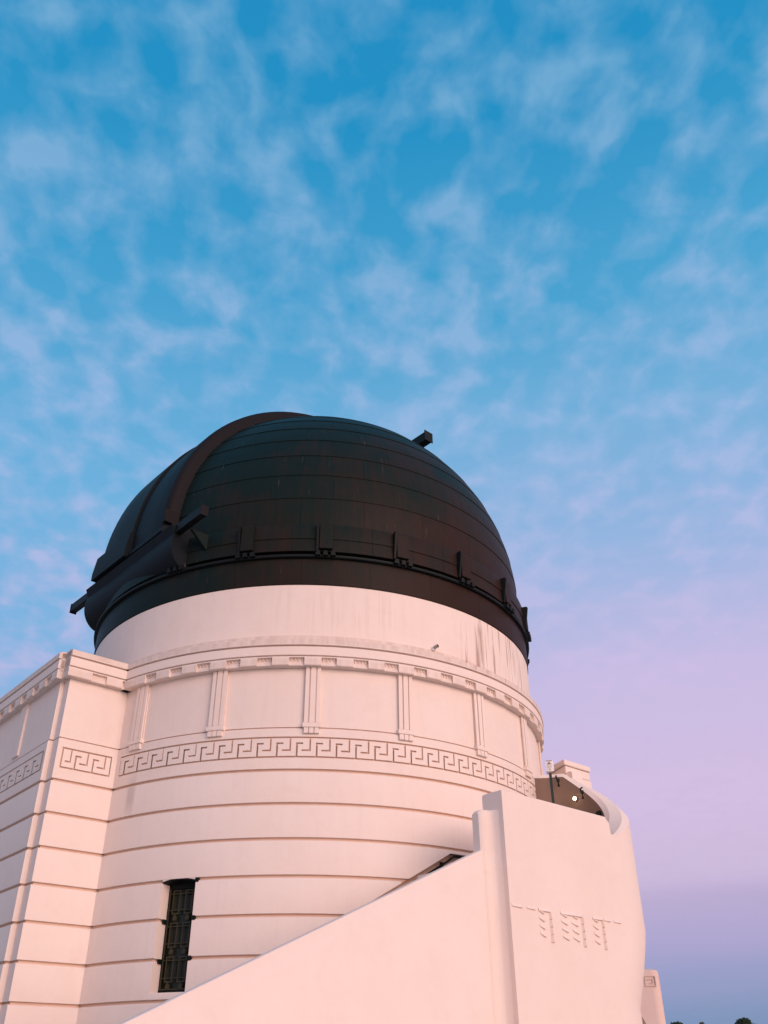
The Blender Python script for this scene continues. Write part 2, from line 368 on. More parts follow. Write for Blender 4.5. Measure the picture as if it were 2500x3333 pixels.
zs_course = list(zip(G[1:], G[:-1]))        # (bottom, top)
for (zb, zt) in zs_course:
    hits_win = zb < WT - .01 and zt > WB
    segs = [(AZ0, WL), (WR, AZ1)] if hits_win else [(AZ0, AZ1)]
    for (a, b2) in segs:
        course_pieces(zb, zt, .32 if hits_win else .12, a, b2)
    if hits_win and zb < WB:                # the wall below the sill
        sweep('sill', drum, [(-.32, zb + GR / 2), (0, zb + GR / 2), (0, WB - .03), (-.012, WB), (-.32, WB)], drum.us(WL, WR, .8), 'stucco', rotunda)
# core behind the grooves, with the window left open
core = [(-.05, -1.7), (-.05, 7.2), (-.34, 7.2), (-.34, -1.7)]
def core_piece(a, b2, z0, z1):
    o = sweep('wall_core', drum, [(-.05, z0), (-.05, z1), (-.34, z1), (-.34, z0)], drum.us(a, b2, 1.5), 'recess_shade', rotunda)
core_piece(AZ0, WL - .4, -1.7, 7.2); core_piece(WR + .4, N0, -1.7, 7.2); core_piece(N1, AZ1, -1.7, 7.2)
sweep('wall_core', drum, lambda u: [(-.05, niche_top(u)), (-.05, 7.2), (-.34, 7.2), (-.34, niche_top(u))], nus, 'recess_shade', rotunda)
sweep('wall_core', drum, lambda u: [(-.05, -1.7), (-.05, niche_top(u) - NH), (-.34, niche_top(u) - NH), (-.34, -1.7)], nus, 'recess_shade', rotunda)
sweep('niche_back', drum, lambda u: [(-.16, niche_top(u) - NH - .01), (-.16, niche_top(u) + .01), (-.30, niche_top(u) + .01), (-.30, niche_top(u) - NH - .01)], nus, 'recess_shade', rotunda)
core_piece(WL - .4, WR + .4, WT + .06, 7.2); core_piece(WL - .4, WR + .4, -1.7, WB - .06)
back = Arc(5.44); sweep('rear_wall', back, [(-.3, -1.7), (0, -1.7), (0, 7.3), (-.3, 7.3)], back.us(AZ1, 360 + AZ0, 3.0), 'stucco', rotunda)
# arched window head: fills between the flat groove line and the shallow arch
sweep('window_head', drum, lambda u: [(-.32, WT + .10), (-.006, WT + .10), (-.006, WT - .012 + .045 * (1 - ((u - (WL + WR) / 2) / 3.43) ** 2)), (-.32, WT - .012 + .045 * (1 - ((u - (WL + WR) / 2) / 3.43) ** 2))], drum.us(WL, WR, .4), 'stucco', rotunda)

sweep('dark_soffit_plate', drum, lambda u: [(-.31, WT - .040 + .045 * (1 - ((u - (WL + WR) / 2) / 3.43) ** 2)), (-.008, WT - .036 + .045 * (1 - ((u - (WL + WR) / 2) / 3.43) ** 2)), (-.008, WT - .014 + .045 * (1 - ((u - (WL + WR) / 2) / 3.43) ** 2)), (-.31, WT - .014 + .045 * (1 - ((u - (WL + WR) / 2) / 3.43) ** 2))], drum.us(WL + .02, WR - .02, .4), 'iron', rotunda)  # thin dark plate that darkens the underside of the window head
# key band: course with the meander carved into it
FB, FT = 5.118, 5.512
zlo, zhi = G[0] + GR / 2, 5.69 - .014
slab('key_band_bottom', drum, AZ0, AZ1, zlo, FB, -.12, 0, 'stucco', rotunda)
slab('key_band_top', drum, AZ0, AZ1, FT, zhi, -.12, 0, 'stucco', rotunda, ch=.018)
GW = .031
def key_edges(u0, pitch, w):
    """one meander unit starting at its rising line"""
    k = pitch / 3.8
    return [u0, u0 + w, u0 + 1.05 * k, u0 + 1.32 * k, u0 + 2.5 * k, u0 + 2.5 * k + w, u0 + pitch]
zE = [FB, FB + GW, 5.255 - GW / 2, 5.255 + GW / 2, 5.385 - GW / 2, 5.385 + GW / 2, FT - GW, FT]
def key_cut(i, j):
    if j == 0 or j == 6: return True                                    # frame lines
    if i == 0 and j <= 4: return True                                   # rising line
    if j == 4 and i <= 2: return True                                   # its hook
    if i == 4 and j >= 2: return True                                   # falling line
    if j == 2 and 2 <= i <= 4: return True                              # its hook
    return False
WDEG = degrees(GW / R0)
slab('key_end', drum, AZ0, -42.45, FB, FT, -.12, 0, 'stucco', rotunda)
relief('key_end_panel', drum, [-42.45, -42.45 + WDEG, -40.9], zE, .045, lambda i, j: i == 0 or j in (0, 6), 'stucco', rotunda)
for k in range(40):
    u0 = -40.9 + 3.8 * k
    if u0 + 3.8 > AZ1: break
    relief('key_panel', drum, key_edges(u0, 3.8, WDEG), zE, .045, key_cut, 'stucco', rotunda)
slab('key_end', drum, -40.9 + 3.8 * k, AZ1, FB, FT, -.12, 0, 'stucco', rotunda)

# panel zone, ledge and fluted pilasters
PZ0, PZ1 = 5.69 + .010, 6.90
slab('panel_wall', drum, AZ0, AZ1, PZ0, PZ1, -.12, -.022, 'stucco', rotunda)
def pilaster(path, u, k, parent, mat='stucco'):
    """k converts metres to path units"""
    w = .145
    p = slab('pilaster', path, u - w * k, u + w * k, 5.76, 6.895, -.06, .020, mat, parent, step=.8)
    for q, (a, b2, d) in enumerate([(-w, -w + .072, .048), (-w + .098, w - .098, .054), (w - .072, w, .048)]):
        s = sweep('flute', path, [(.0, 5.765), (d - .006, 5.765), (d, 5.775), (d, 6.89), (.0, 6.89)], path.us(u + a * k, u + b2 * k, .8), mat, p)
    s = sweep('cap_block', path, [(-.06, 5.676), (.066, 5.676), (.070, 5.683), (.070, 5.752), (.058, 5.762), (-.06, 5.762)], path.us(u - .168 * k, u + .168 * k, .8), mat, p)
    for q in (-1, 0, 1):
        c = u + q * .098 * k
        sweep('drop', path, [(-.005, 5.565), (.045, 5.565), (.052, 5.573), (.052, 5.674), (-.005, 5.674)], path.us(c - .043 * k, c + .043 * k, .6), mat, p)
DEG = degrees(1 / R0)
for k in range(-1, 8): pilaster(drum, -19.1 + 19.0 * k, DEG, rotunda)

# cornice: blocks, notches with little drops, two courses above
def cornice(path, ranges, notches, half, k, parent, d1=.115, mat='stucco', uend=None):
    lo, hi = 6.872, 7.062 - .012
    edges = []
    u = ranges[0]
    for c in notches:
        if c - half > u: edges.append((u, c - half))
        u = c + half
    if u < ranges[1]: edges.append((u, ranges[1]))
    for a, b2 in edges:
        sweep('cornice_block', path, [(-.12, lo), (d1 - .01, lo), (d1, lo + .012), (d1, hi), (-.12, hi)], path.us(a, b2, .9), mat, parent)
    for c in notches:
        p = sweep('notch', path, [(-.12, lo), (d1 - .040, lo), (d1 - .034, lo + .010), (d1 - .070, lo + .100), (d1 - .072, hi - .022), (d1 - .004, hi - .018), (d1 - .002, hi), (-.12, hi)], path.us(c - half, c + half, .7), mat, parent)
        for q in range(4):
            cc = c + (q - 1.5) * half * .48
            sweep('drop', path, [(d1 - .10, lo + .098), (d1 - .052, lo + .106), (d1 - .048, hi - .0225), (d1 - .10, hi - .0225)], path.us(cc - .010 * k, cc + .010 * k, .5), mat, p)
    sweep('cornice_course', path, [(-.12, 7.074), (d1 + .004, 7.074), (d1 + .010, 7.080), (d1 + .010, 7.252), (d1 - .006, 7.262), (-.12, 7.262)], path.us(*ranges, 1.0), mat, parent)
    sweep('cornice_lip', path, [(-.12, 7.284), (d1 + .024, 7.284), (d1 + .030, 7.290), (d1 + .026, 7.40), (d1 - .03, 7.43), (-.3, 7.44), (-.3, 7.284)], path.us(*ranges, 1.0), mat, parent)
    sweep('cornice_core', path, [(-.3, 6.95), (d1 - .04, 7.03), (d1 - .04, 7.40), (-.3, 7.40)], path.us(*ranges, 1.0), mat, parent)
NP = 6.335
cornice(drum, (AZ0, AZ1), [-3.48 + NP * k for k in range(-5, 19)], 1.5, DEG, rotunda, d1=.15)
# plain upper drum
up_d = Arc(5.43)
sweep('upper_drum', up_d, [(-.4, 7.25), (0, 7.25), (0, 8.715), (-.012, 8.727), (-.4, 8.727)], [i * 2.0 - 180 for i in range(181)], 'stucco', rotunda, caps=False)

# window: pane, frame, bars
def window():
    path = Arc(R0); w = path
    pane = sweep('window_pane', path, [(-.300, WB + .02), (-.292, WB + .02), (-.292, WT), (-.300, WT)], path.us(WL - .2, WR + .2, .7), 'glass', rotunda)
    H = WT - WB
    fr = sweep('window_frame', path, [(-.285, WB), (-.235, WB), (-.235, WB + .055), (-.285, WB + .055)], path.us(WL, WR, .7), 'iron', rotunda)
    for a in (WL, WR - .32): slab('window_frame', path, a, a + .32, WB + .055, WT + .05, -.288, -.238, 'iron', rotunda)
    slab('window_frame', path, WL + .3, WR - .3, WT - .10, WT + .05, -.287, -.236, 'iron', rotunda)
    mid = (WL + WR) / 2
    def bar(u0, u1, z0, z1, d=-.222): slab('grille_bar', path, u0, u1, z0, z1, d - .022, d, 'bronze', rotunda)
    t = .17; tz = .018
    h3 = (H - .15) / 3
    bar(WL + .33, WL + .33 + t, WB + .06, WT - .1); bar(WR - .33 - t, WR - .33, WB + .06, WT - .1)
    bar(WL + .33, WR - .33, WB + .056, WB + .056 + tz, -.226)
    for q in range(3):
        z0 = WB + .065 + q * h3
        for cxx in (mid - 1.50, mid + 1.15):
            hw = .72
            bar(cxx - hw - t / 2, cxx - hw + t / 2, z0 + .10, z0 + h3 - .035); bar(cxx + hw - t / 2, cxx + hw + t / 2, z0 + .10, z0 + h3 - .035)
            bar(cxx - hw, cxx + hw, z0 + .10, z0 + .10 + tz, -.2225); bar(cxx - hw, cxx + hw, z0 + h3 - .035 - tz, z0 + h3 - .035, -.2225)
            # stem and funnel between the tall rectangles
            sweep('grille_bar', path, lambda u, c=cxx, z=z0: [(-.243, z + .004), (-.221, z + .004), (-.221, z + .03 + max(0, .07 - abs(u - c) * .12)), (-.243, z + .03 + max(0, .07 - abs(u - c) * .12))] , [cxx - .42, cxx - .15, cxx, cxx + .15, cxx + .42], 'bronze', rotunda)
        for zz_ in (z0 + .16, z0 + h3 - .10):
            bar(WL + .5, WR - .5, zz_, zz_ + tz * .8, -.229)
    # dark lugs where the grooves run into the opening
    for zg in (WT - .015, G[4], G[5]):
        slab('grille_lug', path, WR - .12, WR + .52, zg - .038, zg + .034, -.12, .006, 'iron', rotunda)
    for zg in (G[4], G[5]): slab('grille_lug', path, WL + .02, WL + .36, zg - .05, zg + .02, -.24, -.12, 'iron', rotunda)
window()

# ------------------------------------------------------------------ wing with corner pier
AP = rad(35.5)
PC = Vector((-4.78, -4.69, 0)); pier = Line(PC, AP)
Q0 = PC - pier.n * .29 - pier.e * .10
wingp = Line(Q0, AP - pi / 2)
wing = thing('building_wing', 'white stucco wing with stepped corner pier joining the round drum', 'building', (PC.x, PC.y, 0))
WLEN = -9.0
PU = 1.33
for (zb, zt) in zs_course:
    sweep('course', pier, [(d if d > -.2 else -.286, z) for d, z in course_prof(zb, zt, .30)], [0, PU], 'stucco', wing)
    sweep('course', wingp, course_prof(zb, zt, .5), [WLEN, 0], 'stucco', wing)
def line_box(name, path, u0, u1, z0, z1, d0, d1): return slab(name, path, u0, u1, z0, z1, d0, d1, 'recess_shade' if name == 'wall_core' else 'stucco', wing)
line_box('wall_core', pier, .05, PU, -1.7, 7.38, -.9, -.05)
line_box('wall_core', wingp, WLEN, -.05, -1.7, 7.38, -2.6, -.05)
def key_wall(path, u_lo, u_hi, f_lo, f_hi, first, pitch, count, thick, half=False):
    line_box('key_band_bottom', path, u_lo, u_hi, zlo, FB, -thick, 0)
    slab('key_band_top', path, u_lo, u_hi, FT, zhi, -thick, 0, 'stucco', wing, ch=.018)
    line_box('key_end', path, u_lo, f_lo, FB, FT, -thick, 0); line_box('key_end', path, f_hi, u_hi, FB, FT, -thick, 0)
    line_box('key_backing', path, f_lo, f_hi, FB, FT, -thick, -.047)
    if half: relief('key_end_panel', path, [f_lo, f_lo + GW, .185, .278, .302, first], zE, .045, lambda i, j: i == 0 or j in (0, 6) or (i == 3 and j >= 2) or (i == 2 and j == 2), 'stucco', wing)
    else: relief('key_end_panel', path, [f_lo, f_lo + GW, first], zE, .045, lambda i, j: i == 0 or j in (0, 6), 'stucco', wing)
    u = first
    for k in range(count):
        relief('key_panel', path, key_edges(u, pitch, GW), zE, .045, key_cut, 'stucco', wing); u += pitch
    if f_hi - u > GW * 1.5: relief('key_end_panel', path, [u, f_hi - GW, f_hi], zE, .045, lambda i, j: i == 1 or j in (0, 6), 'stucco', wing)
key_wall(pier, 0, PU, .10, 1.11, .375, .355, 2, .286, half=True)      # starts with a half unit
key_wall(wingp, WLEN, 0, -8.7, -.11, -8.55, .42, 20, .5)
for path, u0, u1, th in ((pier, 0, PU, .286), (wingp, WLEN, 0, .5)):
    line_box('panel_wall', path, u0, u1, PZ0, PZ1, -th, -.022)
for u in (-1.72, -3.55, -5.4, -7.2): pilaster(wingp, u, 1.0, wing)
cornice(pier, (-.12, PU), [.53, 1.18], .155, 1.0, wing, d1=.13)
cornice(wingp, (WLEN, .13), [-.30 - .64 * k for k in range(13)][::-1], .155, 1.0, wing, d1=.13)

# ------------------------------------------------------------------ copper dome
dome = thing('copper_dome', 'dark weathered copper telescope dome with closed shutter and guide rails', 'dome', (0, 0, EYE + 8.727))
RS, ZS = 5.34, 10.65
def ring(name, prof, mat, parent, a0=-180, a1=180, step=2.5):
    V, F = sweep_vf(Arc(0.0), prof, Arc(0).us(a0, a1, step), caps=not (a1 - a0 >= 360)); return obj(name, V, F, mat, parent, 25)
def sheet_ring(name, prof, mat, parent, n, gap, a_off=0, step=2.5):
    """n alike copper sheets round the dome, sharing one mesh"""
    w = 360 / n
    o = ring(name, prof, mat, parent, -w / 2 + gap / 2, w / 2 - gap / 2, step)
    o.rotation_euler.z = rad(a_off)
    for k in range(1, n):
        c = o.copy(); COL.objects.link(c); c.rotation_euler.z = rad(a_off + k * w)
sheet_ring('skirt_sheet', [(5.38, 8.735), (5.446, 8.735), (5.450, 8.75), (5.450, 9.332), (5.38, 9.332)], 'copper', dome, 24, .05, 4)
ring('skirt_core', [(5.36, 8.72), (5.443, 8.729), (5.443, 9.332), (5.36, 9.332)], 'copper', dome)
ring('track_ring', [(5.30, 9.335), (5.515, 9.335), (5.53, 9.35), (5.53, 9.395), (5.46, 9.41), (5.36, 9.42), (5.30, 9.42)], 'iron', dome)
ring('track_gap', [(5.25, 9.42), (5.33, 9.42), (5.33, 9.51), (5.25, 9.51)], 'iron', dome)
sheet_ring('base_sheet', [(5.30, 9.498), (5.478, 9.498), (5.483, 9.505), (5.468, 9.80), (5.486, 9.805), (5.478, 10.13), (5.466, 10.165), (5.38, 10.175), (5.30, 10.175)], 'copper', dome, 20, .05, 3)
ring('base_core', [(5.25, 9.505), (5.455, 9.505), (5.455, 10.15), (5.25, 10.15)], 'copper', dome)
lats = [-5.4, 2.9]
while lats[-1] < 80: lats.append(lats[-1] + 7.25)
lats[-1] = 84
for i in range(len(lats) - 1):
    a, b2 = lats[i], lats[i + 1]; pr = []
    st = 4
    for k in range(st + 1):
        l = rad(a + (b2 - a) * k / st); rr = RS + .013 * (1 - k / st) - .002
        pr.append((rr * cos(l), ZS + rr * sin(l)))
    for k in range(st, -1, -1):
        l = rad(a + (b2 - a) * k / st - (.05 if k == 0 else 0)); rr = RS - .03; pr.append((rr * cos(l), ZS + rr * sin(l)))
    nn = 24 if b2 < 45 else (16 if b2 < 70 else 8)
    sheet_ring('dome_sheet', pr, 'copper', dome, nn, .05 if b2 < 70 else .1, (7.5 if i % 2 else 0) + 3)
pr = [(0.0001, ZS + RS + .01), (RS * cos(rad(84)), ZS + RS * sin(rad(84)) + .005), (RS * cos(rad(84)), ZS + RS * sin(rad(84)) - .05), (.0001, ZS + RS - .05)]
ring('dome_cap', pr, 'copper', dome)
pr = [((RS - .014) * cos(rad(l)), ZS + (RS - .014) * sin(rad(l))) for l in range(-6, 87, 4)] + [((RS - .2) * cos(rad(l)), ZS + (RS - .2) * sin(rad(l))) for l in range(86, -7, -4)]
ring('dome_core', pr, 'copper', dome)
# buttress plates with their rollers round the base
for k in range(-2, 8):
    az = 1.2 + 17.4 * k
    if k == -2: az = -33.4
    A2 = Arc(0.0)
    p = sweep('buttress_plate', A2, [(5.45, 9.53), (5.555, 9.53), (5.565, 9.54), (5.555, 10.10), (5.53, 10.14), (5.45, 10.17)], A2.us(az - 1.05, az + 1.75, .7), 'copper', dome)
    sweep('fin', A2, [(5.45, 9.50), (5.53, 9.50), (5.62, 10.10), (5.60, 10.13), (5.45, 10.13)], A2.us(az - 1.75, az - 1.25, .5), 'iron', dome)
    for q in range(3):
        c = az - 1.35 + q * 1.62
        V = []
        for d, zz_, hw in ((5.46, 9.45, .34), (5.61, 9.45, .34), (5.46, 9.352, .56), (5.605, 9.352, .56)):
            for s in (-1, 1): V.append(A2(c + s * hw, d, zz_))
        obj('roller', V, [(0, 1, 3, 2), (4, 6, 7, 5), (0, 2, 6, 4), (1, 5, 7, 3), (2, 3, 7, 6), (0, 4, 5, 1)], 'iron', dome, 0)
# shutter
SD = Vector((-.797, -.604, 0)).normalized(); RD = Vector((-SD.y, SD.x, 0)); UZ = Vector((0, 0, 1))
def at(s, r, z): return SD * s + RD * r + UZ * (z + EYE)
HW = 1.50; RSH = 5.46
def shutter_half(sign, name, RSH, HW):
    """one half of the shutter: a shell of constant width bent over the dome"""
    V, F = [], []
    angs = [rad(-1 + k * (118 / 44)) for k in range(45)]
    cross = [(0.010, RSH), (.5 * HW, RSH), (HW - .16, RSH - .004), (HW - .085, RSH - .022), (HW - .03, RSH - .065), (HW, RSH - .13), (HW, 5.04), (0.010, 5.04)]
    for a in angs:
        for r, q in cross:
            # cross section follows the sphere: the radius in the slot plane shrinks off centre
            qq = q
            V.append(at(qq * cos(a), r * sign, ZS + qq * sin(a)))
    n = len(cross); fm = []
    for i in range(len(angs) - 1):
        for j in range(n):
            k = (j + 1) % n; F.append((i * n + j, (i + 1) * n + j, (i + 1) * n + k, i * n + k)); fm.append(1 if j in (2, 3, 4, 5) else 0)
    F.append(tuple(range(n))); F.append(tuple((len(angs) - 1) * n + j for j in range(n))); fm += [0, 0]
    return obj(name, V, F, ['copper_shutter', 'copper_lit'], dome, 30, fm, recalc=True)
shutter_half(1, 'shutter', 5.46, HW); shutter_half(-1, 'shutter', 5.525, HW + .06)      # the far half laps over the near one
# foot flange of the shutter and the hood under the rail
def rail_prism(name, prof, r0, r1, mat):
    V = [at(s, r0, z) for s, z in prof] + [at(s, r1, z) for s, z in prof]; n = len(prof)
    F = [(j, (j + 1) % n, n + (j + 1) % n, n + j) for j in range(n)] + [tuple(range(n))[::-1], tuple(range(n, 2 * n))]
    return obj(name, V, F, mat, dome, 25)
rail_prism('shutter_foot', [(5.0, 11.06), (5.56, 11.06), (5.62, 10.60), (5.62, 10.42), (5.0, 10.42)], -1.66, -.004, 'copper_shutter')
rail_prism('shutter_foot', [(5.0, 10.62), (5.47, 10.60), (5.53, 10.50), (5.53, 10.42), (5.0, 10.42)], .004, 1.52, 'copper_shutter')
hood = [(4.9, 10.385), (5.47, 10.385), (5.54, 10.36)] + [(5.00 + .50 * cos(rad(t)), 9.93 + .58 * sin(rad(t))) for t in range(24, -91, -8)]
rail_prism('shutter_hood', hood, -2.05, 2.02, 'copper_shutter')
rail_prism('guide_rail', [(5.29, 10.18), (5.44, 10.18), (5.44, 10.382), (5.29, 10.382)], -3.04, 3.06, 'iron')
rail_prism('rail_end_plate', [(5.28, 10.15), (5.45, 10.15), (5.45, 10.392), (5.28, 10.392)], 3.062, 3.08, 'copper_lit')
rail_prism('rail_end_plate', [(5.28, 10.15), (5.45, 10.15), (5.45, 10.392), (5.28, 10.392)], -3.08, -3.042, 'iron')
for r_ in (2.45, -2.3):
    V = [at(4.75, r_ - .04, 10.12), at(5.3, r_ - .04, 10.12), at(4.9, r_ - .04, 9.75), at(4.75, r_ + .04, 10.12), at(5.3, r_ + .04, 10.12), at(4.9, r_ + .04, 9.75)]
    obj('rail_bracket', V, [(0, 1, 2), (5, 4, 3), (0, 3, 4, 1), (1, 4, 5, 2), (2, 5, 3, 0)], 'copper', dome, 0)
rail_prism('shutter_stop', [(5.20, 10.66), (5.50, 10.68), (5.52, 10.98), (5.20, 11.0)], 1.46, 1.58, 'copper_lit')
# upper rail across the crown
V, F = box_vf(at(-1.46, 0, 15.68), RD, SD, UZ, 3.03, .12, .14); obj('guide_rail', V, F, 'iron', dome, 0)
V, F = box_vf(at(-1.46, 3.045, 15.69), RD, SD, UZ, .012, .155, .165); obj('rail_end_plate', V, F, 'iron', dome, 0)

# ------------------------------------------------------------------ stair wall, bastion and curved parapet
AB = rad(36.5)
stairp = Line((0, 0), AB)                   # u along the wall, d = distance from the drum axis
BF, BI = 7.30, 6.85                         # bastion outer and inner face
SF = 7.05                                   # stair parapet outer face
stairw = thing('stair_wall', 'smooth white stucco stair parapet rising to a tall bastion and curved rim', 'wall', (stairp(0, 7.05, -EYE)))
# sloped parapet, concave fillet where it meets the bastion end
def slope(u): return .70 + (u + 7.48) * .4455
us = [-9.6, -8, -6.5, -5, -3.5, -2.5, -2.2, -1.9, -1.66]
us = sorted(set(round(u, 4) for u in us))
def par_prof(u):
    fil = 0.0
    if u > -1.54: fil = .16 - sqrt(max(0, .16 ** 2 - (u + 1.54) ** 2))
    zt = slope(min(u, -1.64)); f = SF + fil
    k = min(1.0, max(0.0, (-1.66 - u) / .5))
    return [(f, -1.7), (f, zt - .24), (f - .012 * k, zt - .215), (f - .045 * k, zt - .012), (f - .008 - .05 * k, zt), (BI + .02, zt), (BI, zt - .02), (BI, -1.7)]
sweep('parapet', stairp, par_prof, us, 'stair', stairw, smooth=30)
# upstand at the head of the stair
us2 = sorted(set([-1.66, -1.62, -1.58] + [round(-1.38 - .16 * cos(rad(a)), 4) for a in range(0, 91, 10)]))
def ups_prof(u):
    fil = 0.0
    if u > -1.54: fil = .16 - sqrt(max(0, .16 ** 2 - (u + 1.54) ** 2))
    c = max(0.0, (-1.61 - u)) * .9
    top = 3.955 - max(0, (-1.60 - u)) * .9
    f = SF + fil - c
    return [(f, -1.7), (f, 3.085), (f - .008, 3.095), (f - .008, top - .03), (f - .035, top), (BI + .03, top), (BI + .002, top - .03), (BI + .002, -1.7)]
sweep('upstand', stairp, ups_prof, us2, 'stair', stairw, smooth=30)
# bastion + curved parapet as one skin
SC, RN = 1.77, 1.5                          # where the nose begins, its outer radius
OC = BF - RN
TH = BF - BI
def shift(z):                               # the nose leans in below the landing
    if z >= 2.45: return 0.0
    if z <= 1.16: return .50
    t_ = (2.45 - z) / (2.45 - 1.16); return .50 * (t_ ** 1.25)
def ztop(th): return min(5.77, 4.02 + .0158 * th)
cols = []                                   # (kind, param, top)
for u in [-1.38, -1.372, -1.36, -.9, -.4, .1, .6, 1.0, 1.3]: cols.append(('s', u, 4.265 - (.012 if u < -1.375 else .004 if u < -1.365 else 0)))
for a in range(0, 91, 18): cols.append(('s', 1.47 + .10 * sin(rad(a)), 4.265 - .10 * (1 - cos(rad(a)))))
cols.append(('s', 1.575, 4.06)); cols.append(('s', 1.585, 3.985)); cols.append(('s', 1.63, 3.975)); cols.append(('s', SC - .05, 3.99))
for th in range(0, 181, 5): cols.append(('a', th, ztop(th)))
for k in range(1, 5): cols.append(('b', k * .9, 5.77))
ZL = [-1.7, -.2, .6, 1.0, 1.16, 1.3, 1.45, 1.6, 1.75, 1.9, 2.05, 2.2, 2.32, 2.45, 3.0, 3.5]
def colpt(kind, p, dep, z):
    if kind == 's':
        w = min(1, max(0, (p + .3) / (SC + .3))); w = w * w * (3 - 2 * w)
        return stairp(p - shift(z) * w, BF - dep, z)
    if kind == 'a':
        r = RN - dep; a = rad(p); return stairp(SC - shift(z) + r * sin(a), OC + r * cos(a), z)
    return stairp(SC - shift(z) - p, OC - RN + dep, z)
V, F, fm = [], [], []
sizes = None
for (k, p, zt) in cols:
    ro = .012 if (k == 's' and p < 1.5) else (.05 if k == 's' else .05 + .10 * min(1, p / 40) if k == 'a' else .15)
    ri = .02 if (k == 's' and p < 1.5) else .09
    ring_ = [colpt(k, p, 0, min(z, zt - ro - .001 * (len(ZL) - i))) for i, z in enumerate(ZL)]
    for q in (0, .04, .96, 1): ring_.append(colpt(k, p, ro * q, zt - ro * (1 - q)))
    ring_.append(colpt(k, p, TH - ri, zt)); ring_.append(colpt(k, p, TH - ri * .5, zt - ri * .5)); ring_.append(colpt(k, p, TH, zt - ri))
    ring_.append(colpt(k, p, TH, min(3.2, zt - ri - .01))); ring_.append(colpt(k, p, TH, -1.7))
    sizes = len(ring_); V += ring_
n = sizes
for i in range(len(cols) - 1):
    for j in range(n - 1):
        F.append((i * n + j, (i + 1) * n + j, (i + 1) * n + j + 1, i * n + j + 1))
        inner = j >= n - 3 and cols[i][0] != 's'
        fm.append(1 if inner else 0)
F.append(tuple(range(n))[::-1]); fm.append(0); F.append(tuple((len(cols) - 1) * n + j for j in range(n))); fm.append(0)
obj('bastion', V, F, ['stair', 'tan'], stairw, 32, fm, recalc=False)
# landing floor inside the nose and the flight of steps
V = [stairp(-1.5, 5.3, 3.16), stairp(SC, 5.3, 3.16)] + [stairp(SC + 1.03 * sin(rad(a)), OC + 1.03 * cos(rad(a)), 3.16) for a in range(180, -1, -15)] + [stairp(-1.5, BI - .01, 3.16)]
V2 = [v - Vector((0, 0, .25)) for v in V]; nn = len(V)
obj('landing', V + V2, [tuple(range(nn)), tuple(range(2 * nn - 1, nn - 1, -1))] + [(i, (i + 1) % nn, nn + (i + 1) % nn, nn + i) for i in range(nn)], 'stair', stairw, 0)
for k in range(18):
    u1 = -1.5 - k * .33; zt = 3.0 - k * .155
    V, F = sweep_vf(stairp, [(5.52, zt - .5), (BI - .005, zt - .5), (BI - .005, zt), (5.52, zt)], [u1 - .33, u1]); obj('step', V, F, 'stair', stairw, 0)
# carved ornament on the bastion: sloping cuts in three columns under a dashed line
def wedge(u0, z0, u1, z1, h, dep, name='carved_cut'):
    """a shallow sloped shelf: lower edge stands proud and throws a line of shade"""
    V = [stairp(u0, BF - .002, z0), stairp(u1, BF - .002, z1), stairp(u1, BF - .002, z1 + h), stairp(u0, BF - .002, z0 + h),
         stairp(u0, BF + dep * .5, z0), stairp(u1, BF + dep, z1)]
    obj(name, V, [(0, 1, 5, 4), (4, 5, 2, 3), (1, 2, 5), (0, 4, 3), (0, 3, 2, 1)], 'stair', stairw, 0)
for (c0, c1, sub) in ((-.70, -.42, 1), (-.14, .41, 2), (.71, .97, 1)):
    wsub = (c1 - c0) / sub
    for q in range(sub):
        for k in range(4):
            a = c0 + q * wsub; z = 2.43 - k * .115
            wedge(a + .00, z, a + wsub * (.42 if sub == 1 else .52), z - .045, .05, .034)
    # right jamb of each column, stepped
    for k in range(4):
        z1 = 2.43 - k * .115
        V = [stairp(c1 - .03, BF - .002, z1), stairp(c1 + .05, BF - .002, z1), stairp(c1 + .05, BF - .002, z1 - .11), stairp(c1 - .03, BF - .002, z1 - .11),
             stairp(c1 - .006, BF + .040, z1 - .006), stairp(c1 - .002, BF + .050, z1 - .10)]
        obj('carved_jamb', V, [(0, 4, 5, 3), (4, 1, 2, 5), (0, 1, 4), (3, 5, 2), (0, 3, 2, 1)], 'stair', stairw, 0)
    wedge(c0, 2.432, c1, 2.430, .06, .040, 'carved_line')
for a, b2 in ((-1.34, -1.10), (-.98, -.78), (1.02, 1.20), (1.30, 1.50)):
    wedge(a, 2.438, b2, 2.430, .05, .032, 'carved_line')

# ------------------------------------------------------------------ fittings on the landing and roof
cen = stairp(SC, OC, 0)
def nose(th, r, z): a = rad(th); return stairp(SC + r * sin(a), OC + r * cos(a), z)
# lamp
def wall_lamp(th, z, label, rr=.036):
    p = nose(th, RN - TH - .07, z); q = nose(th, RN - TH + .01, z)
    t_ = thing('wall_lamp', label, 'lamp', (p.x, p.y, p.z))
    V, F = tube_vf([q, p], [.045, .035], 12); obj('lamp_base', V, F, 'tan', t_, 30)
    bm = bmesh.new(); bmesh.ops.create_uvsphere(bm, u_segments=24, v_segments=16, radius=rr); me = bpy.data.meshes.new('bulb'); bm.to_mesh(me); bm.free()
    me.materials.append(M['glow']); me.shade_smooth(); link('bulb', me, t_)
wall_lamp(96, 5.15, 'lit round wall lamp on the brown inner face of the curved parapet')
